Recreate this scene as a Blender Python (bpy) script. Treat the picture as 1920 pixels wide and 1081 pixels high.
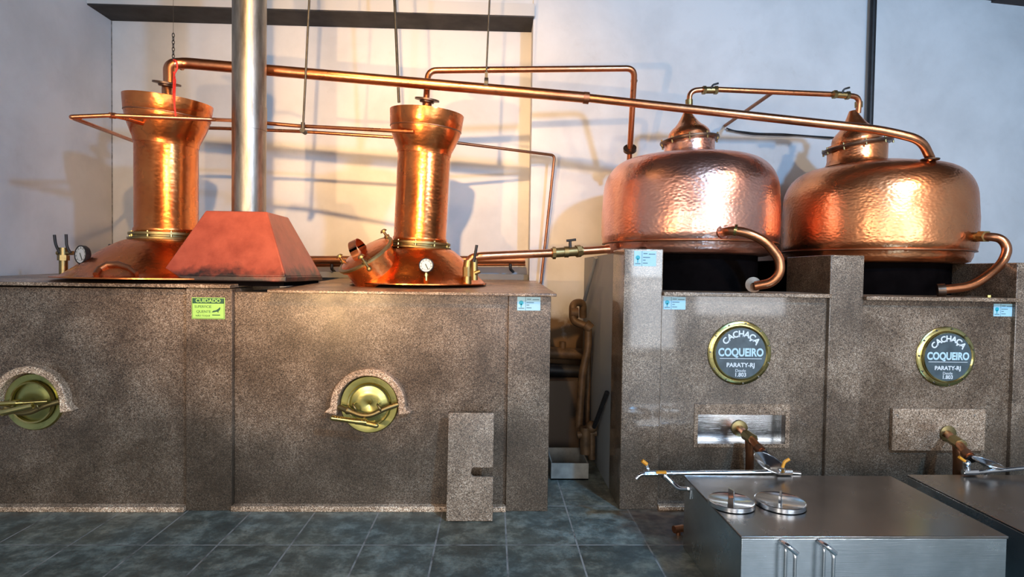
import bpy, bmesh, math, random
from mathutils import Vector, Matrix
random.seed(7)
for o in list(bpy.data.objects): bpy.data.objects.remove(o, do_unlink=True)
C = bpy.context.scene.collection
PI = math.pi
# ------------------------------------------------------------------ camera
F = 1100.0; H = 1.55
yaw = math.atan(35/F); pitch = math.atan(30/F); roll = 0.0146
fwd = Vector((math.sin(yaw)*math.cos(pitch), math.cos(yaw)*math.cos(pitch), -math.sin(pitch)))
rt0 = fwd.cross(Vector((0,0,1))).normalized(); up0 = rt0.cross(fwd).normalized()
rt = (rt0*math.cos(roll) + up0*math.sin(roll)).normalized()
up = rt.cross(fwd).normalized()
EYE = Vector((0,0,H))
cam = bpy.data.cameras.new('camera'); cam.sensor_width = 36; cam.lens = F/1920*36; cam.clip_end = 100
camo = bpy.data.objects.new('camera', cam); C.objects.link(camo)
camo.matrix_world = Matrix(((rt.x,up.x,-fwd.x,0),(rt.y,up.y,-fwd.y,0),(rt.z,up.z,-fwd.z,H),(0,0,0,1)))
bpy.context.scene.camera = camo
def P(px, py, Y):                       # point of the place seen at a photo pixel, at distance Y from the camera wall-wards
    d = fwd + rt*((px-960)/F) - up*((py-540.5)/F)
    return EYE + d*(Y/d.y)
def PZ(px, py, z):
    d = fwd + rt*((px-960)/F) - up*((py-540.5)/F)
    return EYE + d*((z-H)/d.z)
# ------------------------------------------------------------------ world, lights, exposure
sc = bpy.context.scene
sc.view_settings.view_transform = 'Standard'; sc.view_settings.look = 'None'
sc.view_settings.gamma = 1; sc.view_settings.use_curve_mapping = False
sc.view_settings.exposure = 0.12
w = bpy.data.worlds.new('world'); sc.world = w; w.use_nodes = True
w.node_tree.nodes['Background'].inputs[0].default_value = (0.75,0.82,0.9,1)
w.node_tree.nodes['Background'].inputs[1].default_value = 0.25
def area(name, loc, target, sx, sy, power, col, spread=180):
    l = bpy.data.lights.new(name, 'AREA'); l.shape = 'RECTANGLE'; l.size = sx; l.size_y = sy
    l.energy = power; l.color = col; l.spread = math.radians(spread)
    o = bpy.data.objects.new(name, l); C.objects.link(o); o.location = loc
    o.rotation_euler = (Vector(target)-Vector(loc)).to_track_quat('-Z','Y').to_euler()
    return o
# daylight through the openings of the wall behind the viewer, and through the high window on the right
area('daylight_window_left',  (-2.5,-3.45,2.3), (-3.0,4,1.8), 1.2, 1.9, 85, (1.0,0.97,0.93))
area('daylight_opening',  (0.5,-3.45,1.7), (0.6,4,1.5), 1.5, 2.4, 80, (0.96,0.97,1.0))
area('daylight_door_upper',  (3.05,-3.45,1.95), (3.05,4,1.95), 0.86, 0.9, 42, (0.80,0.90,1.0))
area('daylight_door_lower',  (3.05,-3.45,0.8), (3.05,4,0.8), 0.86, 1.3, 26, (0.86,0.92,1.0))
area('daylight_window_right',  (4.75,-3.45,1.7), (4.5,4,1.7), 1.7, 1.8, 70, (0.92,0.95,1.0))
area('skylight', (2.7,-0.6,3.9), (1.6,5.5,2.6), 0.24, 0.24, 205, (0.22,0.55,1.0))
# warm floodlights
area('floodlight_near_flue', (-1.25,3.0,3.85), (-0.9,5.6,2.2), 0.08, 0.08, 6, (1.0,0.58,0.20), 110)
area('floodlight_high', (-0.4,0.6,3.95), (-1.0,5.6,2.3), 0.10, 0.10, 40, (1.0,0.60,0.26), 62)
area('floodlight_low', (-1.9,-0.2,1.3), (-0.7,5.6,3.1), 0.08, 0.08, 20, (1.0,0.60,0.26), 60)
area('floodlight_right', (3.4,0.6,3.8), (2.6,4.6,2.0), 0.16, 0.10, 14, (1.0,0.74,0.46), 80)

# ------------------------------------------------------------------ mesh helpers
class MB:
    def __init__(s): s.v=[]; s.f=[]
    def add(s, vs, fs, M=None):
        b=len(s.v)
        s.v += [ (M@Vector(q)) if M is not None else Vector(q) for q in vs]
        s.f += [tuple(b+i for i in f) for f in fs]
        return s
    def box(s, x0,x1,y0,y1,z0,z1, M=None):
        vs=[(x,y,z) for z in (z0,z1) for y in (y0,y1) for x in (x0,x1)]
        return s.add(vs, [(0,2,3,1),(4,5,7,6),(0,1,5,4),(2,6,7,3),(0,4,6,2),(1,3,7,5)], M)
    def hexa(s, a, b):              # two matching quads a (first) and b (second)
        vs=list(a)+list(b)
        return s.add(vs, [(3,2,1,0),(4,5,6,7),(0,1,5,4),(1,2,6,5),(2,3,7,6),(3,0,4,7)])
    def lathe(s, prof, M=None, seg=64, a0=0, a1=2*PI):
        full = abs(a1-a0-2*PI)<1e-6
        n = seg if full else seg+1
        vs=[]; fs=[]
        for r,z in prof:
            for i in range(n):
                a=a0+(a1-a0)*i/seg
                vs.append((r*math.cos(a), r*math.sin(a), z))
        for j in range(len(prof)-1):
            for i in range(seg):
                i2=(i+1)%n
                fs.append((j*n+i, j*n+i2, (j+1)*n+i2, (j+1)*n+i))
        return s.add(vs, fs, M)
    def cyl(s, a, b, r, r2=None, seg=24):
        a=Vector(a); b=Vector(b); r2=r if r2 is None else r2
        d=b-a; M=Matrix.Translation(a)@d.to_track_quat('Z','Y').to_matrix().to_4x4()
        L=d.length
        return s.lathe([(0.0001,0),(r,0),(r2,L),(0.0001,L)], M, seg)
    def tube(s, pts, r, bend=0.0, seg=16, n=7, cap=True, flat=None):
        pts=[Vector(p) for p in pts]
        path=[pts[0]]
        for i in range(1,len(pts)-1):
            a,b,c=pts[i-1],pts[i],pts[i+1]
            if bend<=0: path.append(b); continue
            u=(a-b); v=(c-b); k=min(bend,u.length*.49,v.length*.49)
            p0=b+u.normalized()*k; p1=b+v.normalized()*k
            for j in range(n+1):
                t=j/n; path.append(p0*(1-t)**2+b*2*t*(1-t)+p1*t*t)
        path.append(pts[-1])
        rr = r if isinstance(r,(list,tuple)) else None
        T=[]
        for i in range(len(path)):
            q=(path[min(i+1,len(path)-1)]-path[max(i-1,0)])
            T.append(q.normalized())
        nrm=T[0].orthogonal().normalized()
        vs=[]
        for i,p in enumerate(path):
            nrm=(nrm-T[i]*nrm.dot(T[i])).normalized(); bn=T[i].cross(nrm)
            R = rr[min(i,len(rr)-1)] if rr else r
            for k in range(seg):
                a=2*PI*k/seg
                vs.append(p+nrm*math.cos(a)*R+bn*math.sin(a)*R)
        fs=[]
        for i in range(len(path)-1):
            for k in range(seg):
                k2=(k+1)%seg
                fs.append((i*seg+k,i*seg+k2,(i+1)*seg+k2,(i+1)*seg+k))
        if cap:
            fs.append(tuple(range(seg))[::-1]); fs.append(tuple((len(path)-1)*seg+k for k in range(seg)))
        return s.add(vs,fs)
    def prism(s, poly, y0, y1, M=None):       # polygon in (x,z), extruded along y
        n=len(poly)
        vs=[(x,y0,z) for x,z in poly]+[(x,y1,z) for x,z in poly]
        fs=[tuple(range(n)), tuple(range(n,2*n))[::-1]]+[(i,n+i,n+(i+1)%n,(i+1)%n) for i in range(n)]
        return s.add(vs,fs,M)
    def ball(s, c, r, seg=20):
        prof=[(max(r*math.sin(PI*i/12),1e-4), -r*math.cos(PI*i/12)) for i in range(13)]
        return s.lathe(prof, Matrix.Translation(Vector(c)), seg)
def axisM(origin, normal, spin=0):
    return Matrix.Translation(Vector(origin))@Vector(normal).normalized().to_track_quat('Z','Y').to_matrix().to_4x4()@Matrix.Rotation(spin,4,'Z')
def tag(o, label, cat, group=None):
    o['label']=label; o['category']=cat
    if group: o['group']=group
    return o
def wloc(o):
    v=Vector((0,0,0))
    while o is not None: v=v+o.location; o=o.parent
    return v
def mesh(name, mb, mat, parent=None, bevel=0, smooth=True, ang=38, base=True):
    vs=[Vector(v) for v in mb.v]
    if parent is not None: off=wloc(parent)
    elif base:
        xs=[v.x for v in vs]; ys=[v.y for v in vs]; zs=[v.z for v in vs]
        off=Vector(((min(xs)+max(xs))/2,(min(ys)+max(ys))/2,min(zs)))
    else: off=Vector((0,0,0))
    me=bpy.data.meshes.new(name)
    me.from_pydata([v-off for v in vs],[],mb.f)
    bm=bmesh.new(); bm.from_mesh(me); bmesh.ops.remove_doubles(bm, verts=bm.verts, dist=1e-5)
    bmesh.ops.recalc_face_normals(bm, faces=bm.faces); bm.to_mesh(me); bm.free()
    if smooth:
        me.polygons.foreach_set('use_smooth',[True]*len(me.polygons)); me.set_sharp_from_angle(angle=math.radians(ang))
    me.materials.append(mat); me.update()
    o=bpy.data.objects.new(name, me); C.objects.link(o)
    if parent is not None: o.parent=parent
    else: o.location=off
    if bevel:
        b=o.modifiers.new('bevel','BEVEL'); b.width=bevel; b.segments=3; b.limit_method='ANGLE'; b.angle_limit=math.radians(40); b.harden_normals=False
    return o
def thing(name, label, cat, loc, group=None):
    o=bpy.data.objects.new(name,None); o.empty_display_size=.1; C.objects.link(o); o.location=Vector(loc)
    return tag(o,label,cat,group)
def struct(name, mb, mat, **k):
    o=mesh(name, mb, mat, base=False, **k); o['kind']='structure'; return o
_tc={}
def text(s, size, depth=.0015, bold=0.0, space=1.0):
    cu=bpy.data.curves.new('t','FONT'); cu.body=s; cu.size=size; cu.extrude=depth; cu.align_x='CENTER'; cu.align_y='CENTER'
    cu.offset=bold; cu.space_character=space; cu.resolution_u=4
    o=bpy.data.objects.new('t',cu); C.objects.link(o)
    dg=bpy.context.evaluated_depsgraph_get(); me=bpy.data.meshes.new_from_object(o.evaluated_get(dg))
    vs=[v.co.copy() for v in me.vertices]; fs=[tuple(p.vertices) for p in me.polygons]
    bpy.data.objects.remove(o,do_unlink=True); bpy.data.curves.remove(cu); bpy.data.meshes.remove(me)
    return vs,fs
STAND=Matrix.Rotation(PI/2,4,'X')

# ------------------------------------------------------------------ materials
def newmat(name):
    m=bpy.data.materials.new(name); m.use_nodes=True
    nt=m.node_tree; return m, nt, nt.nodes['Principled BSDF']
def N(nt, t, **k):
    n=nt.nodes.new(t)
    for a,b in k.items():
        if a.startswith('i_'): n.inputs[a[2:].replace('_',' ')].default_value=b
        else: setattr(n,a,b)
    return n
def ramp(nt, src, stops):
    r=nt.nodes.new('ShaderNodeValToRGB'); e=r.color_ramp.elements
    while len(e)<len(stops): e.new(0.5)
    for q,(p,c) in zip(e,stops): q.position=p; q.color=(*c,1)
    nt.links.new(src, r.inputs[0]); return r
def mixc(nt, fac, a, b, mode='MIX'):
    m=nt.nodes.new('ShaderNodeMix'); m.data_type='RGBA'; m.blend_type=mode
    if hasattr(fac,'links'): nt.links.new(fac,m.inputs[0])
    else: m.inputs[0].default_value=fac
    for s,i in ((a,6),(b,7)):
        if hasattr(s,'links'): nt.links.new(s,m.inputs[i])
        else: m.inputs[i].default_value=(*s,1)
    return m.outputs[2]
def coords(nt, world=True):
    if world: return N(nt,'ShaderNodeNewGeometry').outputs['Position']
    return N(nt,'ShaderNodeTexCoord').outputs['Object']
def noise(nt, co, scale, detail=4, rough=.55, dist=0):
    n=N(nt,'ShaderNodeTexNoise'); n.inputs['Scale'].default_value=scale; n.inputs['Detail'].default_value=detail
    n.inputs['Roughness'].default_value=rough; n.inputs['Distortion'].default_value=dist; nt.links.new(co,n.inputs['Vector']); return n.outputs['Fac']
def bump(nt, bs, h, strength, dist=.01, prev=None):
    b=N(nt,'ShaderNodeBump'); b.inputs['Strength'].default_value=strength; b.inputs['Distance'].default_value=dist
    nt.links.new(h,b.inputs['Height'])
    if prev is not None: nt.links.new(prev,b.inputs['Normal'])
    nt.links.new(b.outputs[0], bs.inputs['Normal']); return b.outputs[0]
def simple(name, col, rough=.5, metal=0, var=.15, nscale=12, bmp=0, coat=0):
    m,nt,bs=newmat(name); co=coords(nt)
    n=noise(nt,co,nscale)
    lo=tuple(c*(1-var) for c in col); hi=tuple(min(1,c*(1+var)) for c in col)
    r=ramp(nt,n,[(.3,lo),(.7,hi)]); nt.links.new(r.outputs[0],bs.inputs['Base Color'])
    bs.inputs['Roughness'].default_value=rough; bs.inputs['Metallic'].default_value=metal
    bs.inputs['Coat Weight'].default_value=coat
    if bmp: bump(nt,bs,noise(nt,co,nscale*6),bmp,.003)
    return m
def copper(name, a, b, rough=.2, hammer=.35, scale=42, tarn=(.25,.10,.05), tamt=.5):
    m,nt,bs=newmat(name); co=coords(nt)
    r=ramp(nt, noise(nt,co,3.2,5,.6,.4), [(.3,a),(.7,b)])
    t=ramp(nt, noise(nt,co,6,6,.7,.8), [(.55,(0,0,0)),(.78,(tamt,tamt,tamt))])
    nt.links.new(mixc(nt,t.outputs[0],r.outputs[0],tarn), bs.inputs['Base Color'])
    bs.inputs['Metallic'].default_value=1
    rr=N(nt,'ShaderNodeMapRange'); rr.inputs['To Min'].default_value=rough*.7; rr.inputs['To Max'].default_value=rough*1.6
    nt.links.new(noise(nt,co,5,5),rr.inputs[0]); nt.links.new(rr.outputs[0],bs.inputs['Roughness'])
    v=N(nt,'ShaderNodeTexVoronoi'); v.feature='SMOOTH_F1'; v.inputs['Scale'].default_value=scale; 
    mp=N(nt,'ShaderNodeMapping'); mp.inputs['Scale'].default_value=(.8,.8,1.25); nt.links.new(co,mp.inputs[0]); nt.links.new(mp.outputs[0],v.inputs['Vector'])
    p=bump(nt,bs,v.outputs['Distance'],hammer,.006)
    bump(nt,bs,noise(nt,co,6,2),hammer*.5,.02,p)
    return m
COP_POT = copper('hammered_rose_copper',(.82,.38,.27),(.93,.50,.37),.26,.30,52,tamt=.22)
COP_POT2= copper('hammered_orange_copper',(.82,.28,.11),(.92,.38,.17),.26,.28,52,tamt=.35)
COP_COL = copper('polished_orange_copper',(.66,.17,.045),(.84,.28,.085),.23,.18,40,tamt=.65)
COP_PIPE= copper('copper_pipe_metal',(.55,.20,.085),(.70,.31,.16),.27,.08,60,(.22,.10,.06),.7)
COP_DARK= copper('tarnished_copper',(.28,.12,.06),(.42,.19,.10),.38,.1,60)
BRASS = copper('polished_brass',(.52,.42,.14),(.66,.56,.24),.2,.06,50,(.16,.16,.06),.6)
BRASS_D= copper('dull_brass',(.26,.19,.08),(.38,.29,.13),.36,.1,50,(.10,.10,.05),.7)
BRASS_G= copper('verdigris_brass',(.40,.38,.12),(.52,.50,.20),.26,.12,30,(.10,.15,.06),.8)
BRONZE= simple('blackened_bronze',(.14,.085,.055),.35,.9,.35,18,.05)
STEEL = simple('galvanised_steel',(.55,.53,.50),.33,1,.22,5,.08)
STEEL_D=simple('dark_steel',(.16,.15,.14),.4,1,.3,15)
IRON  = simple('black_iron',(.02,.02,.022),.5,.3,.3,20)
WHITE = simple('white_print',(.80,.82,.82),.5,0,.03)
INK   = simple('dark_print',(.03,.05,.04),.5,0,.03)
LABEL = simple('pale_label_paper',(.42,.68,.78),.4,0,.05)
PRINTB= simple('pale_blue_print',(.55,.74,.80),.4,0,.03)
TEAL  = simple('teal_print',(.02,.42,.50),.4,0,.05)
SIGNG = simple('lime_sign_vinyl',(.45,.78,.16),.4,0,.05)
SIGND = simple('dark_green_print',(.02,.10,.05),.4,0,.05)
SLATE_D=simple('slate_plaque',(.07,.095,.105),.35,0,.25,14,.1)
ORANGE= simple('orange_handle_rubber',(.85,.33,.02),.45,0,.06)
RED   = simple('red_cord_fibre',(.75,.03,.02),.6,0,.1)
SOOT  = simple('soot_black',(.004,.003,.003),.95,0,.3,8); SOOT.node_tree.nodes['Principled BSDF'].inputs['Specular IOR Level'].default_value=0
ROPE  = simple('galvanised_rod',(.06,.055,.045),.5,.6,.3,30)
DIAL  = simple('dial_face_white',(.48,.52,.54),.3,0,.04)
# brushed stainless for the tanks
def stainless(name, col, rough, aniso=.6):
    m,nt,bs=newmat(name); co=coords(nt)
    mp=N(nt,'ShaderNodeMapping'); mp.inputs['Scale'].default_value=(2,2,90); nt.links.new(co,mp.inputs[0])
    n=noise(nt,mp.outputs[0],3,5)
    big=noise(nt,co,3.5,6,.65)
    r=ramp(nt,big,[(.3,tuple(c*.7 for c in col)),(.7,col)]); nt.links.new(r.outputs[0],bs.inputs['Base Color'])
    bs.inputs['Metallic'].default_value=1
    rr=N(nt,'ShaderNodeMapRange'); rr.inputs['To Min'].default_value=rough*.7; rr.inputs['To Max'].default_value=rough*1.4
    nt.links.new(big,rr.inputs[0]); nt.links.new(rr.outputs[0],bs.inputs['Roughness'])
    bump(nt,bs,n,.35,.002); return m
STAIN = stainless('stainless_sheet',(.74,.78,.80),.24)
STAIN_T=stainless('brownish_stainless_top',(.40,.36,.33),.24)  # darker, browner steel for the tank tops
CHROME= stainless('bright_stainless',(.80,.82,.84),.16)
def granite(name, tone=1.0, grime=.5, gloss=0):
    m,nt,bs=newmat(name); co=coords(nt)
    v=N(nt,'ShaderNodeTexVoronoi'); v.inputs['Scale'].default_value=230; nt.links.new(co,v.inputs['Vector'])
    sep=N(nt,'ShaderNodeSeparateColor'); nt.links.new(v.outputs['Color'],sep.inputs[0])
    T=tone
    r=ramp(nt, sep.outputs[0], [(0,(.025*T,.016*T,.010*T)),(.2,(.115*T,.070*T,.042*T)),(.5,(.225*T,.143*T,.088*T)),(.78,(.32*T,.215*T,.138*T)),(1,(.52*T,.40*T,.29*T))])
    r.color_ramp.interpolation='LINEAR'
    big=ramp(nt, noise(nt,co,2.6,6,.62,.3), [(.34,(.45,.41,.37)),(.5,(.82,.80,.78)),(.64,(1.32,1.36,1.40))])
    c=mixc(nt,1.0,r.outputs[0],big.outputs[0],'MULTIPLY')
    # grime rising from the ground
    sx=N(nt,'ShaderNodeSeparateXYZ'); nt.links.new(co,sx.inputs[0])
    ad=N(nt,'ShaderNodeMath',operation='ADD'); nt.links.new(sx.outputs[2],ad.inputs[0])
    mu=N(nt,'ShaderNodeMath',operation='MULTIPLY'); nt.links.new(noise(nt,co,3.5,5),mu.inputs[0]); mu.inputs[1].default_value=-.9
    nt.links.new(mu.outputs[0],ad.inputs[1])
    g=ramp(nt, ad.outputs[0],[(0.0,(grime,)*3),(.30,(0,0,0))])
    c=mixc(nt,g.outputs[0],c,(.06,.045,.030))
    nt.links.new(c,bs.inputs['Base Color'])
    bs.inputs['Coat Weight'].default_value=gloss; bs.inputs['Coat Roughness'].default_value=.06
    rr=N(nt,'ShaderNodeMapRange'); rr.inputs['To Min'].default_value=.16; rr.inputs['To Max'].default_value=.5
    nt.links.new(noise(nt,co,4,6,.6),rr.inputs[0]); nt.links.new(rr.outputs[0],bs.inputs['Roughness'])
    bump(nt,bs,noise(nt,co,60,3),.05,.002)
    return m
GRAN = granite('brown_granite',.82,.4)
GRAN_L=granite('pale_granite',1.4,.15)
GRAN_P=granite('pale_edge_granite',2.9,0)
GRAN_S=granite('polished_granite',.86,.45,.8)
# plaster
def plaster(name, col, stain, stainz=None, blotch=.4):
    m,nt,bs=newmat(name); co=coords(nt)
    r=ramp(nt,noise(nt,co,1.1,7,.6,.2),[(.3,tuple(c*(1-.22*blotch) for c in col)),(.6,col)])
    s=ramp(nt,noise(nt,co,5,8,.7,.3),[(.60,(0,0,0)),(.85,(.35,.35,.35))])
    c=mixc(nt,s.outputs[0],r.outputs[0],stain)
    if stainz:
        sx=N(nt,'ShaderNodeSeparateXYZ'); nt.links.new(co,sx.inputs[0])
        mu=N(nt,'ShaderNodeMath',operation='MULTIPLY_ADD'); nt.links.new(noise(nt,co,2.5,6),mu.inputs[0]); mu.inputs[1].default_value=-.9; nt.links.new(sx.outputs[2],mu.inputs[2])
        g=ramp(nt,mu.outputs[0],[(stainz-.55,(1,1,1)),(stainz-.40,(0,0,0))])
        c=mixc(nt,g.outputs[0],c,(.17,.10,.045))
    nt.links.new(c,bs.inputs['Base Color']); bs.inputs['Roughness'].default_value=.75
    bump(nt,bs,noise(nt,co,25,6,.6),.12,.004); return m
WALL = plaster('whitewashed_plaster',(.66,.655,.65),(.40,.36,.32),None,1.0)
GREYP= plaster('grey_cement_render',(.30,.31,.31),(.16,.15,.13))
CEIL = simple('dark_roof_boards',(.05,.04,.04),.8,0,.4,8,.3)
def floor_mat():
    m,nt,bs=newmat('slate_floor_tiles'); co=coords(nt)
    mp=N(nt,'ShaderNodeMapping'); mp.inputs['Location'].default_value=(-.095+.405*20,-3.857+.56*20,0); nt.links.new(co,mp.inputs[0])
    br=N(nt,'ShaderNodeTexBrick'); br.offset=0; br.squash=1
    br.inputs['Scale'].default_value=1; br.inputs['Brick Width'].default_value=.405; br.inputs['Row Height'].default_value=.56
    br.inputs['Mortar Size'].default_value=.006; br.inputs['Mortar Smooth'].default_value=.3
    br.inputs['Color1'].default_value=(.06,.06,.06,1); br.inputs['Color2'].default_value=(.94,.94,.94,1)
    nt.links.new(mp.outputs[0],br.inputs['Vector'])
    n=noise(nt,co,6,9,.74,.12); n2=noise(nt,co,1.6,4)
    a=ramp(nt,n,[(.30,(.05,.056,.050)),(.48,(.13,.145,.13)),(.64,(.34,.36,.32))])
    tint=ramp(nt,n2,[(.35,(1.12,.98,.80)),(.6,(.92,1.0,.98))])
    c=mixc(nt,1.0,a.outputs[0],tint.outputs[0],'MULTIPLY')
    t=mixc(nt,.35,c,br.outputs['Color'],'SOFT_LIGHT')
    gr=ramp(nt,noise(nt,co,9,5),[(.32,(.10,.09,.08)),(.55,(.42,.40,.36))])
    c=mixc(nt,br.outputs['Fac'],t,gr.outputs[0])
    # rust-brown wet stain at the foot of the right base
    d=N(nt,'ShaderNodeVectorMath',operation='DISTANCE'); nt.links.new(co,d.inputs[0]); d.inputs[1].default_value=(1.12,3.62,0)
    ma=N(nt,'ShaderNodeMath',operation='MULTIPLY_ADD'); nt.links.new(noise(nt,co,6,6,.6),ma.inputs[0]); ma.inputs[1].default_value=.7; nt.links.new(d.outputs['Value'],ma.inputs[2])
    st=ramp(nt,ma.outputs[0],[(.50,(.8,.8,.8)),(.74,(0,0,0))])
    rust=ramp(nt,noise(nt,co,14,6),[(.4,(.07,.03,.015)),(.62,(.22,.15,.10))])
    c=mixc(nt,st.outputs[0],c,rust.outputs[0])
    nt.links.new(c,bs.inputs['Base Color'])
    rr=N(nt,'ShaderNodeMapRange'); rr.inputs['To Min'].default_value=.2; rr.inputs['To Max'].default_value=.6
    nt.links.new(n,rr.inputs[0]); nt.links.new(rr.outputs[0],bs.inputs['Roughness'])
    p=bump(nt,bs,n,.35,.01)
    iv=N(nt,'ShaderNodeMath',operation='SUBTRACT'); iv.inputs[0].default_value=1; nt.links.new(br.outputs['Fac'],iv.inputs[1])
    bump(nt,bs,iv.outputs[0],.4,.004,p); return m
FLOOR=floor_mat()
BROWNP=simple('rusty_brown_pipe',(.13,.075,.035),.55,.2,.4,14,.2)
def redoxide():
    m,nt,bs=newmat('red_oxide_paint'); co=coords(nt)
    r=ramp(nt,noise(nt,co,7,6,.65),[(.3,(.24,.045,.026)),(.65,(.38,.085,.05))])
    sx=N(nt,'ShaderNodeSeparateXYZ'); nt.links.new(co,sx.inputs[0])
    mu=N(nt,'ShaderNodeMath',operation='MULTIPLY_ADD'); nt.links.new(noise(nt,co,8,6,.6),mu.inputs[0]); mu.inputs[1].default_value=-.30; nt.links.new(sx.outputs[2],mu.inputs[2])
    mr=N(nt,'ShaderNodeMapRange'); mr.inputs['From Min'].default_value=1.335; mr.inputs['From Max'].default_value=1.42; mr.inputs['To Min'].default_value=1; mr.inputs['To Max'].default_value=0
    nt.links.new(mu.outputs[0],mr.inputs[0])
    c=mixc(nt,mr.outputs[0],r.outputs[0],(.02,.012,.012))
    nt.links.new(c,bs.inputs['Base Color'])
    bs.inputs['Roughness'].default_value=.36
    bump(nt,bs,noise(nt,co,45,6,.7),.5,.004); return m
REDOX=redoxide()
def fluemat():
    m,nt,bs=newmat('flue_zinc'); co=coords(nt)
    mp=N(nt,'ShaderNodeMapping'); mp.inputs['Scale'].default_value=(7,7,1.2); nt.links.new(co,mp.inputs[0])
    r=ramp(nt,noise(nt,mp.outputs[0],2.4,6,.65),[(.3,(.16,.14,.115)),(.55,(.36,.33,.28)),(.75,(.50,.46,.40))])
    nt.links.new(r.outputs[0],bs.inputs['Base Color']); bs.inputs['Metallic'].default_value=1; bs.inputs['Roughness'].default_value=.42
    bump(nt,bs,noise(nt,co,60,4),.06,.003); return m
FLUE=fluemat()
# ------------------------------------------------------------------ the room
YW=5.5; YR=5.78; XL=P(210,300,YR).x; XC=P(996,300,YW).x; YB0=-3.6; XR=6.2
zb0=P(600,30,YW).z; 
def ceilz(x): return P(1920,12,YW).z + (P(1920,12,YW).x-x)*.075
struct('floor', MB().box(XL-.2,XR+.2,YB0-.2,YR+.2,-.1,0), FLOOR)
struct('wall_back', MB().box(XL,XC,YR,YR+.15,0,5.2), WALL)
o=MB().box(XC,XR,YW,YW+.43,0,5.2); struct('wall_right_back', o, plaster('damp_whitewashed_plaster',(.66,.655,.65),(.40,.36,.32),1.12,1.0))
struct('wall_left', MB().box(XL-.15,XL,YB0,YR+.15,0,5.2), WALL)
struct('wall_right', MB().box(XR,XR+.15,YB0,YW+.43,0,5.2), WALL)
struct('wall_above', MB().box(XL,XC,YW+.02,YR,P(600,20,YW).z,5.2), WALL)
# lintel band over the recess
pa=P(180,6,YW-.06); pb=P(1003,6,YW-.06)
zt=P(700,2,YW-.06).z; zbm=P(700,30,YW-.06).z
struct('trim_1', MB().box(XL,P(1003,20,YW-.06).x,YW-.06,YW+.02,P(900,27,YW-.06).z,P(900,4,YW-.06).z).box(XL,XC,YW+.02,YR,P(900,27,YW-.06).z,P(900,4,YW-.06).z), plaster('grey_lintel_plaster',(.56,.55,.53),(.2,.2,.2)))
struct('trim_2', MB().box(XL,XC,YW-.055,YR,P(900,27,YW-.06).z-.012,P(900,27,YW-.06).z), simple('painted_soffit_shade',(.035,.033,.032),.9,0,.5,5))  # dark strip that paints in the shade under the lintel band
struct('trim_3', MB().box(XL,XL+.006,YR-.006,YR,P(208,470,YR).z,P(208,20,YR).z), simple('corner_grime',(.2,.19,.18),.9,0,.6,30))
# wall behind the viewer with its two windows and a doorway left open for daylight
wb=MB(); xs=[XL,-3.1,-1.9,-.25,1.25,2.6,3.5,3.9,5.6,XR]
for k in range(0,9,2): wb.box(xs[k],xs[k+1],YB0-.15,YB0,0,5.2)
for k,(za,zb_) in ((1,(1.3,3.3)),(3,(.45,2.95)),(5,(.0,2.45)),(7,(.75,2.65))):
    if za>0: wb.box(xs[k],xs[k+1],YB0-.15,YB0,0,za)
    wb.box(xs[k],xs[k+1],YB0-.15,YB0,zb_,5.2)
struct('wall_front', wb, WALL)
cb=MB()
n=24
for i in range(n):
    xa=XL-.2+(XR+.4-XL)*i/n; xb=XL-.2+(XR+.4-XL)*(i+1)/n
    d=.02 if i%2 else 0
    cb.hexa([(xa,YB0-.2,ceilz(xa)+d),(xb,YB0-.2,ceilz(xb)+d),(xb,YR+.2,ceilz(xb)+d),(xa,YR+.2,ceilz(xa)+d)],
            [(xa,YB0-.2,ceilz(xa)+.1+d),(xb,YB0-.2,ceilz(xb)+.1+d),(xb,YR+.2,ceilz(xb)+.1+d),(xa,YR+.2,ceilz(xa)+.1+d)])
struct('ceiling', cb, CEIL, smooth=False)

# ------------------------------------------------------------------ granite bases
YB=3.77; YP=3.805
zs_f=P(760,548,3.72).z               # underside/front of the worktop slab
SL=(P(985,526,YW-.05).z-P(1020,549,3.74).z)/(YW-.05-3.74)      # the worktop rises a little towards the wall
zslab=lambda y: P(1020,549,3.74).z + (y-3.74)*SL
def X(px,Y,py=750): return P(px,py,Y).x
def slab(x0,x1,y0,y1,th,zf):
    return MB().hexa([(x0,y0,zf(y0)-th),(x1,y0,zf(y0)-th),(x1,y1,zf(y1)-th),(x0,y1,zf(y1)-th)],[(x0,y0,zf(y0)),(x1,y0,zf(y0)),(x1,y1,zf(y1)),(x0,y1,zf(y1))])
XA=XL+.01; XB=X(435,YB); xe=X(1030,YB); x350=X(349,YB)
zf1=lambda y: P(250,531,3.76).z + (y-3.76)*SL
zt1=zf1(3.8)-.035
def arch_ring(cx,cz,r0,r1,y0,y1):       # granite hood over a fire door: ring open at the bottom with flared feet
    mb=MB(); pts=[]
    a=[math.radians(-2+184*i/28) for i in range(29)]
    outer=[(cx+r1*math.cos(t),cz+r1*math.sin(t)) for t in a]; inner=[(cx+r0*math.cos(t),cz+r0*math.sin(t)) for t in a]
    outer=[(cx+r1*1.16,cz-.045)]+outer+[(cx-r1*1.16,cz-.045)]
    inner=[(cx+r0*1.02,cz-.06)]+inner+[(cx-r0*1.02,cz-.06)]
    n=len(outer)
    vs=[(x,y0,z) for x,z in outer]+[(x,y0,z) for x,z in inner]+[(x,y1,z) for x,z in outer]+[(x,y1,z) for x,z in inner]
    fs=[]
    for i in range(n-1):
        fs+= [(i,i+1,n+i+1,n+i),(2*n+i,3*n+i,3*n+i+1,2*n+i+1),(i,2*n+i,2*n+i+1,i+1),(n+i,n+i+1,3*n+i+1,3*n+i)]
    fs+=[(0,n,3*n,2*n),(n-1,3*n-1,4*n-1,2*n-1)]
    return mb.add(vs,fs)
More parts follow.
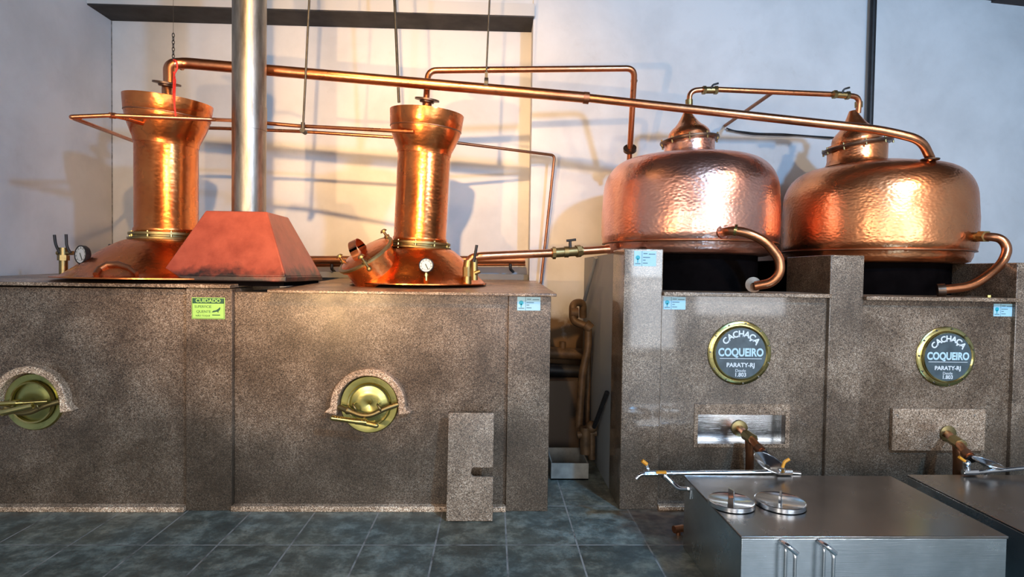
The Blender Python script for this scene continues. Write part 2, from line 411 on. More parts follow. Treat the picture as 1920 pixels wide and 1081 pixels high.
def fire_door(parent, px, py, r_px, yface, flip=1):
    c=P(px,py,yface); r=r_px*yface/F
    mesh('door_hood', arch_ring(c.x,c.z+.0,r*1.05,r*1.30,yface-.06,yface+.01), GRAN_P, parent, bevel=.008)
    M=axisM((c.x,yface,c.z),(0,-1,0))
    d=MB().lathe([(.0001,.012),(r*.3,.028),(r*.5,.02),(r*.62,.014),(r*.70,.012),(r*.74,.014),(r*.98,.016),(r*1.02,.006),(r*1.02,-.01)],M,56)
    dr=mesh('fire_door', d, BRASS_G, parent)
    dr['label']='round greenish brass fire door'
    mesh('rim', MB().lathe([(r*.66,.018),(r*.68,.034),(r*.73,.036),(r*.77,.020)],M,56), BRASS, dr)
    # cast crossbar with two hooks, and the clamp screw handle
    y=yface
    zc=c.z-r*.10
    mesh('crossbar', MB().tube([(c.x-r*1.0,y-.05,zc+.01),(c.x-r*.6,y-.075,zc-.01),(c.x-r*.2,y-.085,zc-.035),(c.x+r*.15,y-.085,zc-.035),(c.x+r*.6,y-.07,zc+.005),(c.x+r*1.05,y-.05,zc+.03)],[.017,.019,.023,.026,.023,.019,.017],.03), BRASS_D, dr)
    for s in (-1,1):
        mesh('hook', MB().tube([(c.x+s*r*.42-.01,y-.02,zc+.03),(c.x+s*r*.42-.012,y-.085,zc+.035),(c.x+s*r*.42+.01,y-.095,zc+.01),(c.x+s*r*.42+.01,y-.08,zc-.015)],.007,.02,10), BRASS_D, dr)
    hz=c.z-r*.46
    if flip>0:
        mesh('clamp_screw', MB().cyl((c.x-.01,y-.02,zc-.04),(c.x-.01,y-.16,hz+.01),.011), BRASS_D, dr)
        mesh('handle', MB().tube([(c.x-r*1.05,y-.17,hz+.035),(c.x-.02,y-.17,hz+.012),(c.x+r*.42,y-.17,hz-.01)],.017,0).ball((c.x-r*1.05,y-.17,hz+.035),.016).ball((c.x+r*.42,y-.17,hz-.01),.016).cyl((c.x-.05,y-.17,hz+.016),(c.x+.02,y-.17,hz+.010),.020), BRASS, dr)
    else:
        mesh('clamp_screw', MB().cyl((c.x-.03,y-.02,zc-.02),(c.x-.05,y-.19,zc-.02),.012), BRASS_D, dr)
        mesh('handle', MB().tube([(c.x+r*.6,y-.16,c.z+.01),(c.x-.03,y-.19,zc-.005),(c.x-r*1.3,y-.17,zc-.02)],.018,.02).tube([(c.x-r*1.2,y-.15,c.z-.03),(c.x-r*.75,y-.17,c.z-r*.62),(c.x-r*.55,y-.17,c.z-r*.78)],.018,.02), BRASS, dr)
        mesh('lever', MB().tube([(c.x-r*1.1,y-.17,zc+.035),(c.x+r*.1,y-.14,zc+.04),(c.x+r*.75,y-.08,c.z+.02)],[.012,.015,.014,.012],.02), BRASS, dr)
    return dr
b1=thing('granite_still_base','long brown granite still base at far left, under the left copper column and yellow-green sign','still base',(x350-1.2,YB,0))
mesh('front_panel', MB().box(XA,x350,YP,5.4,.0,zt1), GRAN, b1, bevel=.003)
mesh('pilaster', MB().box(x350,XB,YB,YP+.3,.0,zt1+.008), GRAN, b1, bevel=.003)
mesh('plinth', MB().box(XA,x350,YB-.03,YP,.0,P(200,947,YB).z), GRAN_P, b1, bevel=.006)
mesh('top_slab', slab(XA,XB-.002,3.745,5.47,.022,zf1), GRAN_L, b1, bevel=.004)
fire_door(b1, 66, 752, 52, YP, -1)
b2=thing('granite_still_base','brown granite still base in the middle with overhanging pale top slab and bare right end','still base',((XB+xe)/2,YB,0))
x950=X(951,YB); th=.02
zt2=zslab(3.8)-th-.004
mesh('front_panel', MB().box(XB,x950,YP,5.35,.0,zt2), GRAN, b2, bevel=.003)
mesh('end_pilaster', MB().box(x950,xe,YB,5.35,.0,zt2), GRAN, b2, bevel=.003)
mesh('plinth', MB().box(XB,x950,YB-.02,YP,.0,P(700,947,YB).z), GRAN_P, b2, bevel=.006)
mesh('top_slab', slab(X(500,3.70),X(1044,3.70,550),3.70,YR-.01,th,zslab), GRAN_L, b2, bevel=.005)
fire_door(b2, 693, 757, 53, YP, 1)

# right base with three pillars
YQ=3.80; YQP=3.83
b3=thing('granite_still_base','brown granite base on the right with raised pillars carrying two big copper pots','still base',(X(1550,YQ),YQ,0))
px1=(X(1165,YQ),X(1238,YQ)); px2=(X(1550,YQ),X(1613,YQ)); px3=(X(1898,YQ),X(1898,YQ)+.26)
zp1=P(1205,466,YQ).z; zp2=P(1587,478,YQ).z; zp3=P(1905,492,YQ).z
for (a,b),zp,q in ((px1,zp1,4.15),(px2,zp2,4.38),(px3,zp3,4.38)):
    mesh('pillar', MB().box(a,b,YQ,q,.0,zp), GRAN_S, b3, bevel=.006)
zl1=P(1400,556,YQ).z; zl2=P(1760,564,YQ).z
# panel with the niche
nx0,nx1=X(1308,YQP,800),X(1472,YQP,800); nz0,nz1=P(1390,831,YQP).z,P(1390,777,YQP).z
mesh('front_panel', MB().box(px1[1],nx0,YQP,YQP+.05,0,zl1).box(nx1,px2[0],YQP,YQP+.05,0,zl1).box(nx0,nx1,YQP,YQP+.05,0,nz0).box(nx0,nx1,YQP,YQP+.05,nz1,zl1), GRAN_S, b3)
mesh('front_panel', MB().box(px2[1],px3[0],YQP,YQP+.05,0,zl2), GRAN, b3)
mesh('ledge_slab', MB().box(px1[1],px2[0],YQ-.035,YQP+.40,zl1,zl1+.026), GRAN_L, b3, bevel=.005)
mesh('ledge_slab', MB().box(px2[1],px3[0],YQ-.035,YQP+.40,zl2,zl2+.026), GRAN_L, b3, bevel=.005)
mesh('plinth', MB().box(px1[1],px2[0],YQ-.02,YQP,0,P(1230,946,YQ).z), GRAN_P, b3, bevel=.006)
mesh('side_wall', MB().box(px1[0]+.004,px1[0]+.12,4.15,YW,0,zp1-.02), GREYP, b3)
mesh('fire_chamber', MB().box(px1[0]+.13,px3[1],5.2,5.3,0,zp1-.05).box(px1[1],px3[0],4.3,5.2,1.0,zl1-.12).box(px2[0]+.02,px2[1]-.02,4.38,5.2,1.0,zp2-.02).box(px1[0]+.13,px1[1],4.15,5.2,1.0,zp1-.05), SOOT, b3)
# niche lining
nb=MB().box(nx0-.01,nx1+.01,YQP+.10,YQP+.11,nz0-.01,nz1+.01).box(nx0-.01,nx0,YQP+.05,YQP+.1,nz0-.01,nz1+.01).box(nx1,nx1+.01,YQP+.05,YQP+.1,nz0-.01,nz1+.01).box(nx0,nx1,YQP+.05,YQP+.1,nz0-.01,nz0).box(nx0,nx1,YQP+.05,YQP+.1,nz1,nz1+.01)
o=mesh('niche_lining', nb, CHROME, b3); o['label']='shiny metal lining of the niche around the left tap'
g0=X(1301,YQP,800); g1=X(1480,YQP,800); gz0=P(1390,838,YQP).z; gz1=P(1390,757,YQP).z
mesh('niche_frame', MB().box(g0,nx0,YQP-.006,YQP,gz0,gz1).box(nx1,g1,YQP-.006,YQP,gz0,gz1).box(nx0,nx1,YQP-.006,YQP,gz0,nz0).box(nx0,nx1,YQP-.006,YQP,nz1,gz1)
     , GRAN_L, b3, bevel=.002)
q0=X(1667,YQP,800); q1=X(1840,YQP,800); qz0=P(1750,842,YQP).z; qz1=P(1750,764,YQP).z
mesh('cover_plate', MB().box(q0,q1,YQP-.035,YQP,qz0,qz1), GRAN_L, b3, bevel=.006)  # paler granite than the panel, painting in a highlight on the plate
for ax in (1683,1827):
    mesh('screw', MB().cyl(P(ax,778,YQP-.034),P(ax,778,YQP-.038),.006), STEEL_D, b3)

# loose slab leaning
s0=P(880,973,3.60); 
wslab=88*3.6/F
tl=math.atan2(3.765-3.62-.03, P(882,770,3.72).z); hs=P(882,770,3.74).z
def leanM():
    return Matrix.Translation(Vector((s0.x,PZ(880,974,0).y,.0)))@Matrix.Rotation(-math.atan2(3.735-PZ(880,974,0).y,hs),4,'X')
w2=wslab/2; zc=.30*hs/.68
sz0=P(900,892,3.66).z; sz1=P(900,876,3.66).z
poly=[(-w2,0),(w2,0),(w2,sz0)]+[(w2*.0+.025+.0,sz0)]+[(.025-.02*math.sin(PI*i/8)- .0, (sz0+sz1)/2-(sz1-sz0)/2*math.cos(PI*i/8)) for i in range(1,8)]+[(.025,sz1),(w2,sz1),(w2,hs*1.0),(-w2,hs*1.0)]
o=mesh('loose_granite_slab', MB().prism(poly,-.03,0,leanM()), GRAN_L, bevel=.003)
tag(o,'loose speckled granite slab with side slot leaning upright against the middle base','stone slab')

# ------------------------------------------------------------------ chimney
hc=Vector((-1.745,4.245,0)); 
zhb=P(430,527,3.85).z+.0; zht=P(450,396,4.05).z; hb=.40; ht=.205
ch=thing('chimney','red-painted pyramid chimney hood with a tall grey metal flue, on the left base','chimney',(hc.x,hc.y,zslab(4.2)))
def ring(h,z): return [(hc.x-h,hc.y-h,z),(hc.x+h,hc.y-h,z),(hc.x+h,hc.y+h,z),(hc.x-h,hc.y+h,z)]
mesh('hood', MB().hexa(ring(hb,zhb+.035),ring(ht,zht)).hexa(ring(hb+.004,zhb),ring(hb+.004,zhb+.037)), REDOX, ch, bevel=.008)
zc0=ceilz(hc.x)
mesh('soot_rim', MB().hexa(ring(hb-.02,zslab(4.2)+.002),ring(hb-.02,zhb+.002)), SOOT, ch)
rf=.113
mesh('flue', MB().lathe([(rf,zht-.01),(rf,zc0-.01)],Matrix.Translation((hc.x,hc.y,0)),48), FLUE, ch)
zj0=P(474,238,4.13).z; zj1=P(474,192,4.13).z
mesh('flue_joint', MB().lathe([(rf+.001,zj0),(rf+.004,zj0),(rf+.004,zj1),(rf+.001,zj1)],Matrix.Translation((hc.x,hc.y,0)),24,-PI*.38,PI*.1), FLUE, ch)

# ------------------------------------------------------------------ column stills
def bolts(parent,M,R,z0,z1,n,r=.008,mat=None,name='bolt',a0=0):
    for i in range(n):
        a=2*PI*i/n+a0; p=M@Vector((R*math.cos(a),R*math.sin(a),z0)); q=M@Vector((R*math.cos(a),R*math.sin(a),z1))
        mesh(name, MB().cyl(p,q,r,seg=8), mat or BRASS_D, parent)
def col_still(label, cx, Y, base_px_y, fl_y, bowl_y0, bowl_y1, rim_y, rc, rb, rd, lean, zb, hatch, capy, btilt=(0,0), skirt=.05):
    """cx: axis point at the flange"""
    c=P(cx[0],fl_y,Y)
    t=thing('copper_column_still', label, 'still', (c.x,c.y,zb))
    zf=c.z
    z=lambda py: P(cx[1],py,Y).z
    M0=Matrix.Translation((c.x,c.y,0))
    h=zf-.03-zb
    prof=[(rd+skirt,0.006),(rd+skirt,.014),(rd,.018),(rd*.93,.05)]
    for i in range(1,13):
        u=i/12; prof.append((rd*.93+(rc*1.12-rd*.93)*u**.92, .05+(h-.05)*(1-(1-u)**1.5*.92-.08*(1-u))))
    prof+= [(rc*1.05,h+.006),(rc*1.05,h+.02)]
    mesh('dome', MB().lathe([(r,zb+q) for r,q in prof],M0,96), COP_COL, t)
    ML=Matrix.Translation((c.x,c.y,zf))@Matrix.Rotation(lean,4,'Y')@Matrix.Translation((0,0,-zf))
    fl=mesh('flange', MB().lathe([(rc,zf-.035),(rc+.04,zf-.032),(rc+.042,zf-.018),(rc+.012,zf-.012),(rc+.012,zf-.004),(rc+.036,zf),(rc+.036,zf+.016),(rc,zf+.018)],ML,72), BRASS_D, t)
    bolts(fl,ML,rc+.028,zf-.042,zf+.024,10,.007,BRASS,a0=.3)
    zb0_=z(bowl_y0); zb1=z(bowl_y1); zr=z(rim_y)
    mesh('column', MB().lathe([(rc*1.0,zf+.015),(rc*1.035,zf+.03),(rc*1.035,zf+.045),(rc,zf+.055),(rc,zb0_)],ML,72), COP_COL, t)
    bw=[(rc,zb0_-.03),(rc+.006,zb0_-.028),(rc+.008,zb0_)]
    for i in range(1,9):
        u=i/8; bw.append((rc+.008+(rb*.955-rc-.008)*(u*.55+.45*math.sin(u*PI/2)), zb0_+(zb1-zb0_)*u))
    bw+=[(rb*.955,zb1+.004),(rb*.965,zb1+.008),(rb*1.0,zr-.004),(rb*1.0,zr+.004),(rb*.985,zr+.004),(rb*.97,zr-.02),(rb*.6,zr-.05),(.035,zr-.02)]
    MW=ML@Matrix.Translation((0,0,zb0_))@Matrix.Rotation(btilt[0],4,'Y')@Matrix.Rotation(btilt[1],4,'X')@Matrix.Translation((0,0,-zb0_))
    mesh('bowl', MB().lathe(bw,MW,80), COP_COL, t)
    mesh('seam', MB().lathe([(rb*.957,zb1-.002),(rb*.968,zb1+.001),(rb*.968,zb1+.006),(rb*.957,zb1+.009)],MW,80), COP_DARK, t)
    top=MW@Vector((0,0,zr)); zc_=z(capy)
    cap=ML@Vector((0,0,zc_))
    mesh('neck', MB().cyl(top-Vector((0,0,.03)),cap,.045,.032), COP_PIPE, t)
    uf=mesh('union_flange', MB().lathe([(.001,-.018),(.05,-.018),(.055,-.012),(.055,-.004),(.092,.0),(.092,.012),(.05,.014),(.04,.016),(.001,.016)],axisM(cap,(.12,-.16,1)),40), BRONZE, t)
    if hatch is None: return t
    # hatch
    (hx,hy,hY),nv,hr=hatch[:3]
    hp=P(hx,hy,hY); nv=Vector(nv).normalized(); MH=axisM(hp,nv)
    st=mesh('hatch', MB().lathe([(hr*.96,-.17),(hr*.96,-.012),(hr*1.08,-.008),(hr*1.08,.004),(hr*.98,.006)],MH,56), COP_COL, t)
    ld=mesh('hatch_ring', MB().lathe([(hr*.98,.004),(hr*1.12,.006),(hr*1.12,.02),(hr*1.0,.024)],MH,56), BRASS_D, st)
    mesh('hatch_lid', MB().lathe([(.0001,.052),(hr*.5,.046),(hr*.9,.030),(hr*1.0,.022)],MH,56), COP_COL, st)
    up_=nv; side=Vector((1,0,0)); side=(side-up_*side.dot(up_)).normalized(); fr=up_.cross(side)
    hd=[(hp+up_*.045-side*hr*.18-fr*hr*.35),(hp+up_*.14-side*hr*.18-fr*hr*.35),(hp+up_*.14-side*hr*.18+fr*hr*.45),(hp+up_*.045-side*hr*.18+fr*hr*.45)]
    hs_=MB()
    for i in range(14):
        a=PI*i/13; a2=PI*(i+1)/13
        if i==13: break
        def Q(t,s): return hp+up_*(.03+.11*math.sin(t))-fr*(hr*.48*math.cos(t))+side*s-side*hr*.15
        q=[Q(a,-.03),Q(a,.03),Q(a2,.03),Q(a2,-.03)]; q2=[v+up_*.006 for v in q]
        hs_.hexa(q,q2)
    mesh('hatch_handle', hs_, COP_PIPE, st)
    for k in range(3):
        a=2*PI*k/3+hatch[3] if len(hatch)>3 else 2*PI*k/3
        p=hp+(side*math.cos(a)+fr*math.sin(a))*hr*1.08
        mesh('wing_bolt', MB().cyl(p-up_*.03,p+up_*.075,.010).cyl(p+up_*.02,p+up_*.035,.02).cyl(p+up_*.07,p+up_*.083,.026,.018).ball(p-up_*.03,.018), BRASS_D, st)
    return t
s1=col_still('left copper column still with flared bowl top, half hidden by the red chimney hood',(313,316),4.35,525,442,265,219,191,.205,.287,.63,.0,zf1(4.3)+.004,
      None,158,(.085,.06))
from mathutils.bvhtree import BVHTree
def onto(o, px, py, lift=.0):           # the point of a built surface seen at a photo pixel
    off=wloc(o); me=o.data
    T=BVHTree.FromPolygons([v.co+off for v in me.vertices],[tuple(p.vertices) for p in me.polygons])
    d=(P(px,py,5)-EYE).normalized(); h=T.ray_cast(EYE,d)
    return (h[0]-d*lift) if h[0] is not None else P(px,py,4.0)
dome1=[o for o in s1.children if o.name.startswith('dome')][0]
mesh('hatch_lip', MB().tube([onto(dome1,*q,.012) for q in ((179,514),(186,504),(202,496),(222,495),(242,501),(256,512))],[.016,.020,.022,.020,.016,.012],.0,12), COP_DARK, s1)
s2=col_still('middle copper column still with round hatch and dial, on the pale slab',(787,790),4.5,531,458,283,244,214,.197,.277,.50,.04,zslab(4.5)+.004,
      ((688,480,4.22),(-.50,-.40,.85),.195,.75),188,(.03,.06),.012)
def gauge(parent_label, px, py, Y, r, face, stem_py, mat=IRON, lab=None):
    c=P(px,py,Y)
    t=thing('pressure_gauge', lab, 'gauge', P(px,stem_py,Y))
    M=axisM(c,face)
    mesh('case', MB().lathe([(.0001,-.03),(r*.9,-.03),(r,-.02),(r,.006),(r*.9,.008),(r*.88,.0),(.0001,.0)],M,36), IRON, t)
    mesh('dial', MB().lathe([(.0001,.003),(r*.88,.003)],M,36), DIAL, t)
    mk=MB()
    for i in range(9):
        a=math.radians(-45+270*i/8)
        mk.box(r*.66,r*.84,-.0018,.0018,.0035,.0045,M@Matrix.Rotation(a,4,'Z'))
    mk.lathe([(r*.64,.0035),(r*.67,.0035)],M,32)
    mesh('scale_marks', mk, INK, t)
    mesh('needle', MB().box(-r*.2,r*.66,-.0028,.0028,.0045,.006,M@Matrix.Rotation(math.radians(-62),4,'Z')), INK, t)
    mesh('stem', MB().cyl(c+Vector((0,.012,-r*.9)),P(px,stem_py,Y)+Vector((0,.012,0)),.010).cyl(c+Vector((0,.012,-r*1.15)),c+Vector((0,.012,-r*1.5)),.016), BRASS, t)
    return t
gauge(None,799,497,4.03,.050,(-.05,-1,.08),528,lab='round white dial gauge on the middle copper dome')
gauge(None,152,477,3.98,.062,(-.45,-1,.05),512,lab='black-cased dial gauge turned leftward on the far left copper dome')

# valve with two levers at far left
t=thing('brass_valve','brass valve with two thin upright levers beside the black dial gauge at far left','valve',P(119,497,4.15))
Yv=4.15
mesh('body', MB().cyl(P(119,514,Yv),P(119,464,Yv),.026).cyl(P(119,488,Yv),P(119,478,Yv),.036,seg=6).cyl(P(107,474,Yv),P(138,474,Yv),.014), BRASS_D, t)
mesh('lever', MB().tube([P(112,474,Yv-.02),P(104,458,Yv-.02),P(102,440,Yv-.02)],.009,.03), IRON, t)
mesh('lever', MB().tube([P(132,474,Yv-.02),P(125,462,Yv-.02),P(124,439,Yv-.02)],.009,.03), IRON, t)
o=mesh('steel_rod', MB().cyl(P(205,459,4.9),P(243,466,4.7),.009), STEEL_D); tag(o,'thin dark rod sticking out behind the left copper dome','rod')

# ------------------------------------------------------------------ the pots
def pot(label, cx, Y, r, ybot, ytop, neck, cone, mat, tiltx, apex_y, ncx):
    c=P(cx,470,Y); zb=P(cx,ybot,Y-r*.9).z; zt=P(cx,ytop,Y).z
    t=thing('copper_pot_still', label, 'still', (c.x,Y,zb))
    M=Matrix.Translation((c.x,Y,0)); h=zt-zb
    pr=[(.0001,zb+.0),(r*.86,zb),(r*.925,zb+.012),(r*.95,zb+.05),(r*.955,zb+.085),(r*.985,zb+.10),(r*.998,zb+.15),(r*1.0,zb+h*.42),(r*.985,zb+h*.60)]
    zs=zb+h*.60
    for i in range(1,13):
        a=PI/2*i/12
        rr=r*.985-(r*.985-r*.66)*(1-math.cos(a)) ; pr.append((rr, zs+(h*.33)*math.sin(a)))
    nr,ny0,ny1=neck; nx_=P(ncx,ny0,Y).x; MN=Matrix.Translation((nx_,Y,0)); zn0=zt; zn1=P(cx,ny1,Y).z
    pr+=[(r*.52,zb+h*.963),(nr+.04,zt-.008),(nr*.8,zt+.0)]
    mesh('body', MB().lathe(pr,M,128), mat, t, ang=60)
    sm=MB().lathe([(r*.955,zb+.082),(r*.990,zb+.088),(r*.990,zb+.094),(r*.97,zb+.10)],M,128)
    mesh('bottom_seam', sm, COP_DARK, t)
    mesh('neck', MB().lathe([(nr*1.06,zt-.03),(nr,zt-.005),(nr*.98,zt+.02),(nr*.98,zn1)],MN,72), mat, t)
    MC=MN@Matrix.Translation((0,0,zn1))@Matrix.Rotation(tiltx,4,'Y')
    fl=mesh('flange', MB().lathe([(nr*.95,-.016),(nr*1.12,-.014),(nr*1.16,-.002),(nr*1.16,.010),(nr*1.05,.018),(nr*.9,.018)],MC,64), BRONZE, t)
    bolts(fl,MC,nr*1.12,-.028,.026,10,.007,BRASS_D)
    za=P(ncx,apex_y,Y).z-zn1
    k=cone
    cp=[(nr*.84,.014),(nr*.82,.03)]
    for u,v in ((.83,.12),(.82,.20),(.77,.31),(.66,.41),(.52,.50),(.41,.60),(.31,.72),(.22,.84),(.155,.94),(.12,1.0)): cp.append((nr*u, za*v))
    cp.append((.0001,za))
    mesh('cap', MB().lathe(cp,MC,72), COP_POT2, t)
    return t,c,zb,zt
P3,c3,zb3,zt3=pot('left big hammered copper pot on the right granite base',1288,4.60,.672,474,289,(.195,289,264),None,COP_POT,-.10,207,1292)
P4,c4,zb4,zt4=pot('rightmost big hammered copper pot on the right granite base',1636,4.66,.680,490,306,(.218,306,275),None,COP_POT2,-.16,207,1606)
for c_,z_ in ((c3,zb3),(c4,zb4)):
    o=mesh('firebrick_ring', MB().lathe([(.40,zl1-.13),(.52,zl1-.13),(.52,z_-.002),(.40,z_-.002),(.40,zl1-.13)],Matrix.Translation((c_.x,c_.y,0)),48), SOOT)
    tag(o,'soot-black fire ring under the '+('left' if c_ is c3 else 'rightmost')+' big copper pot','fire ring')
# clamp ears on the flange of pot 3
# curved hoses
def collar(p,d,r,L): 
    d=Vector(d).normalized(); return MB().cyl(Vector(p)-d*L/2,Vector(p)+d*L/2,r)
h=thing('curved_drain_pipe','curved copper drain pipe looping from the left big pot down to the ledge','pipe',P(1412,543,3.86))
pts=[P(1350,436,3.97),P(1372,431,3.86),P(1402,436,3.82),P(1436,452,3.80),P(1462,485,3.80),P(1463,512,3.80),P(1447,530,3.82),P(1415,536,3.86)]
mesh('pipe', MB().tube(pts,.031,.08,20), COP_PIPE, h)
mesh('collar', collar(P(1355,435,3.94),(pts[1]-pts[0]),.042,.05).v and collar(P(1353,435,3.945),(pts[1]-pts[0]),.045,.03), COP_POT, h)
mesh('hose_clamp', collar(P(1379,431,3.85),(pts[2]-pts[1]),.038,.016), BRASS, h)
mesh('floor_flange', MB().lathe([(.0001,0),(.05,0),(.052,.02),(.0001,.022)],axisM(P(1411,534,3.90),(-.15,-.95,.12)),32), BRONZE, h)
h=thing('curved_drain_pipe','curved copper drain pipe hooking down at the right end of the rightmost pot','pipe',P(1760,545,3.9))
pts=[P(1815,445,4.15),P(1850,443,4.0),P(1878,446,3.95),P(1890,466,3.93),P(1880,492,3.92),P(1855,515,3.90),P(1820,537,3.90),P(1765,543,3.92)]
mesh('pipe', MB().tube(pts,[.03],.08,20), COP_PIPE, h)
mesh('union', MB().cyl(P(1822,445,4.12),P(1845,443,4.02),.034).cyl(P(1838,443,4.05),P(1850,443,4.0),.042,seg=6), BRASS_D, h)
mesh('floor_flange', MB().cyl(P(1772,543,3.92),P(1757,544,3.94),.045), BRONZE, h)
o=mesh('brass_plug', MB().cyl(P(1854,562,3.9),P(1854,553,3.9),.016,seg=6), BRASS); tag(o,'small brass plug on the ledge below the rightmost pot','plug')

# ------------------------------------------------------------------ pipes
t=thing('vapour_pipe','long copper pipe sloping from the left column over to the rightmost pot','pipe',P(1110,182,4.42))
capA=P(318,158,4.35)
a=[capA,P(317,121,4.37),P(345,118,4.42),P(1100,183,4.42)]
mesh('wide_pipe', MB().tube(a,.040,.09,22), COP_PIPE, t)
mesh('narrow_pipe', MB().tube([P(1098,183,4.42),P(1655,244,4.10),P(1728,262,4.05),P(1744,296,4.12)],.031,.16,22), COP_PIPE, t)
mesh('sleeve', MB().cyl(P(1094,183,4.42),P(1104,184,4.42),.044), COP_DARK, t)
mesh('elbow_flange', MB().lathe([(.0001,0),(.058,0),(.06,.008),(.0001,.012)],axisM(P(1744,300,4.12),(0,0,1)),32), BRONZE, t)
for bx,by in ((345,120),):
    mesh('sleeve', MB().cyl(P(338,120,4.42),P(341,120,4.42),.044), COP_DARK, t)
# second overhead pipe
t=thing('overhead_pipe','copper pipe rising from the middle column, crossing right and dropping behind the left pot','pipe',P(1180,296,4.7))
mesh('pipe', MB().tube([P(799,190,4.5),P(803,132,4.55),P(1190,128,4.62),P(1181,282,4.95)],.024,.07,20), COP_PIPE, t)
mesh('union_flange', MB().cyl(P(1181,277,4.93),P(1181,282,4.95),.055), BRONZE, t)
mesh('tail_pipe', MB().cyl(P(1181,282,4.95),P(1180,300,4.98),.022), COP_PIPE, t)
mesh('sleeve', MB().cyl(P(1189,150,4.67),P(1188.6,153,4.68),.027), COP_DARK, t)
# link between the two pots
t=thing('pot_link_pipe','copper pipe with two black-levered valves joining the tops of the two big pots','pipe',P(1292,206,4.6))
mesh('pipe', MB().tube([P(1292,210,4.6),P(1293,170,4.6),P(1330,167,4.58),P(1585,178,4.62),P(1612,182,4.64),P(1609,212,4.66)],.021,.06,18), COP_PIPE, t)
for (x0,y0,x1,y1) in ((1317,169,1345,169),(1562,177,1592,179)):
    v=mesh('valve', MB().cyl(P(x0,y0,4.58),P(x1,y1,4.58),.026).cyl(P(x0,y0,4.58),P(x0+6,y0,4.58),.033,seg=6).cyl(P(x1-6,y1,4.58),P(x1,y1,4.58),.033,seg=6), BRASS_D, t)
    xm=(x0+x1)/2+2
    mesh('lever', MB().tube([P(xm,y0-2,4.56),P(xm+3,y0-10,4.55),P(xm+14,y0-13,4.55)],.0075,.02,8), IRON, v)
for q,Y in (((1292,192),4.6),((1610,196),4.66)):
    mesh('union', MB().cyl(P(q[0],q[1]-5,Y),P(q[0],q[1]+5,Y),.029,seg=12), BRASS_D, t)
mesh('brace', MB().cyl(P(1446,175,4.61),P(1360,235,5.48),.015), COP_DARK, t)
o=mesh('electric_cable', MB().tube([P(1362,240,5.47),P(1375,245,5.47),P(1420,250,5.47),P(1470,251,5.47),P(1520,255,5.47),P(1570,258,5.47)],.007,.05,8).tube([P(1365,243,5.465),P(1410,252,5.465),P(1460,254,5.465),P(1500,253,5.465),P(1560,259,5.465)],.005,.05,8), IRON)
tag(o,'thin black cable running along the wall between the two pot caps','cable')
pz=P(1638,0,5.44)
o=mesh('wall_conduit', MB().cyl((pz.x,5.44,1.5),(pz.x-.0,5.44,ceilz(pz.x)-.01),.028), IRON); tag(o,'black vertical conduit pipe on the wall above the rightmost pot','pipe')

# thin loop pipe
t=thing('water_pipe','thin copper water pipe bent to a point at left, crossing the left bowl','pipe',P(131,219,3.72))
mesh('front_run', MB().tube([P(150,221,3.80),P(131,219,3.72),P(208,216,3.83),P(400,224,4.15),P(443,226,4.42),P(560,236,4.42),P(776,247,4.24)],.0135,.02,12), COP_PIPE, t)
mesh('branch', MB().tube([P(208,216,3.83),P(232,221,3.95),P(272,233,4.13)],.013,.03,12).cyl(P(206,216,3.82),P(216,217,3.85),.019), COP_PIPE, t)
mesh('return_run', MB().tube([P(134,220,3.73),P(255,266,4.75),P(330,240,4.9),P(400,240,4.9),P(560,246,4.9),P(735,257,4.9)],.0135,.05,12), COP_PIPE, t)
t=thing('water_pipe','thin tarnished pipe running right from the middle column and down to the slab corner','pipe',P(1015,533,5.42))
mesh('pipe', MB().tube([P(735,257,4.9),P(860,268,5.0),P(1040,291,5.35),P(1014,532,5.42)],.0125,.04,12), COP_DARK, t)
# pipe from still 2 to pot 3
t=thing('feed_pipe','copper feed pipe with brass tap from middle still to left big pot','pipe',P(880,531,4.2))
mesh('pipe', MB().tube([P(878,505,4.2),P(880,484,4.2),P(900,480,4.2),P(1040,474,4.35),P(1142,467,4.42)],.030,.07,18), COP_PIPE, t)
mesh('foot_fitting', MB().cyl(P(876,532,4.2),P(877,510,4.2),.030).cyl(P(877,518,4.2),P(877,500,4.2),.037,seg=8).cyl(P(877,503,4.2),P(879,488,4.2),.035), BRASS_D, t)
v=mesh('valve_body', MB().cyl(P(1034,474,4.34),P(1092,470,4.39),.036).cyl(P(1036,474,4.34),P(1042,474,4.34),.046,seg=8).cyl(P(1058,472,4.36),P(1066,472,4.36),.042).cyl(P(1080,471,4.38),P(1088,470,4.39),.046,seg=8), BRASS_D, t)
mesh('tap_lever', MB().cyl(P(1069,470,4.36),P(1069,452,4.36),.011).cyl(P(1062,451,4.36),P(1080,449,4.36),.009), IRON, v)
v=mesh('side_valve', MB().cyl(P(890,525,4.15),P(890,486,4.15),.022).cyl(P(890,512,4.13),P(900,508,4.13),.014), BRASS_D, t)
mesh('valve_lever', MB().tube([P(888,490,4.12),P(891,476,4.11),P(894,459,4.11)],[.014,.010,.010],.02,10), IRON, v)
# back pipe along the recess
t=thing('back_pipe','horizontal rusty copper pipe along the recess wall behind the middle still','pipe',P(790,492,5.55))
mesh('pipe', MB().cyl(P(560,487,5.55),P(984,487,5.55),.038), COP_DARK, t)
mesh('lower_pipe', MB().cyl(P(560,496,5.62),P(985,494,5.62),.022), COP_PIPE, t)
for px in (622,957):
    mesh('bracket', MB().tube([P(px,494,5.56),P(px,504,5.56),P(px+5,509,5.77)],.014,.02,10), IRON, t)
o=mesh('concrete_kerb', MB().box(X(560,5.7),XC-.005,5.62,5.77,zslab(5.6)-.002,P(900,513,5.62).z), plaster('mossy_concrete',(.20,.20,.19),(.05,.06,.03)));
tag(o,'low mossy concrete kerb along the recess wall behind the middle still','kerb')

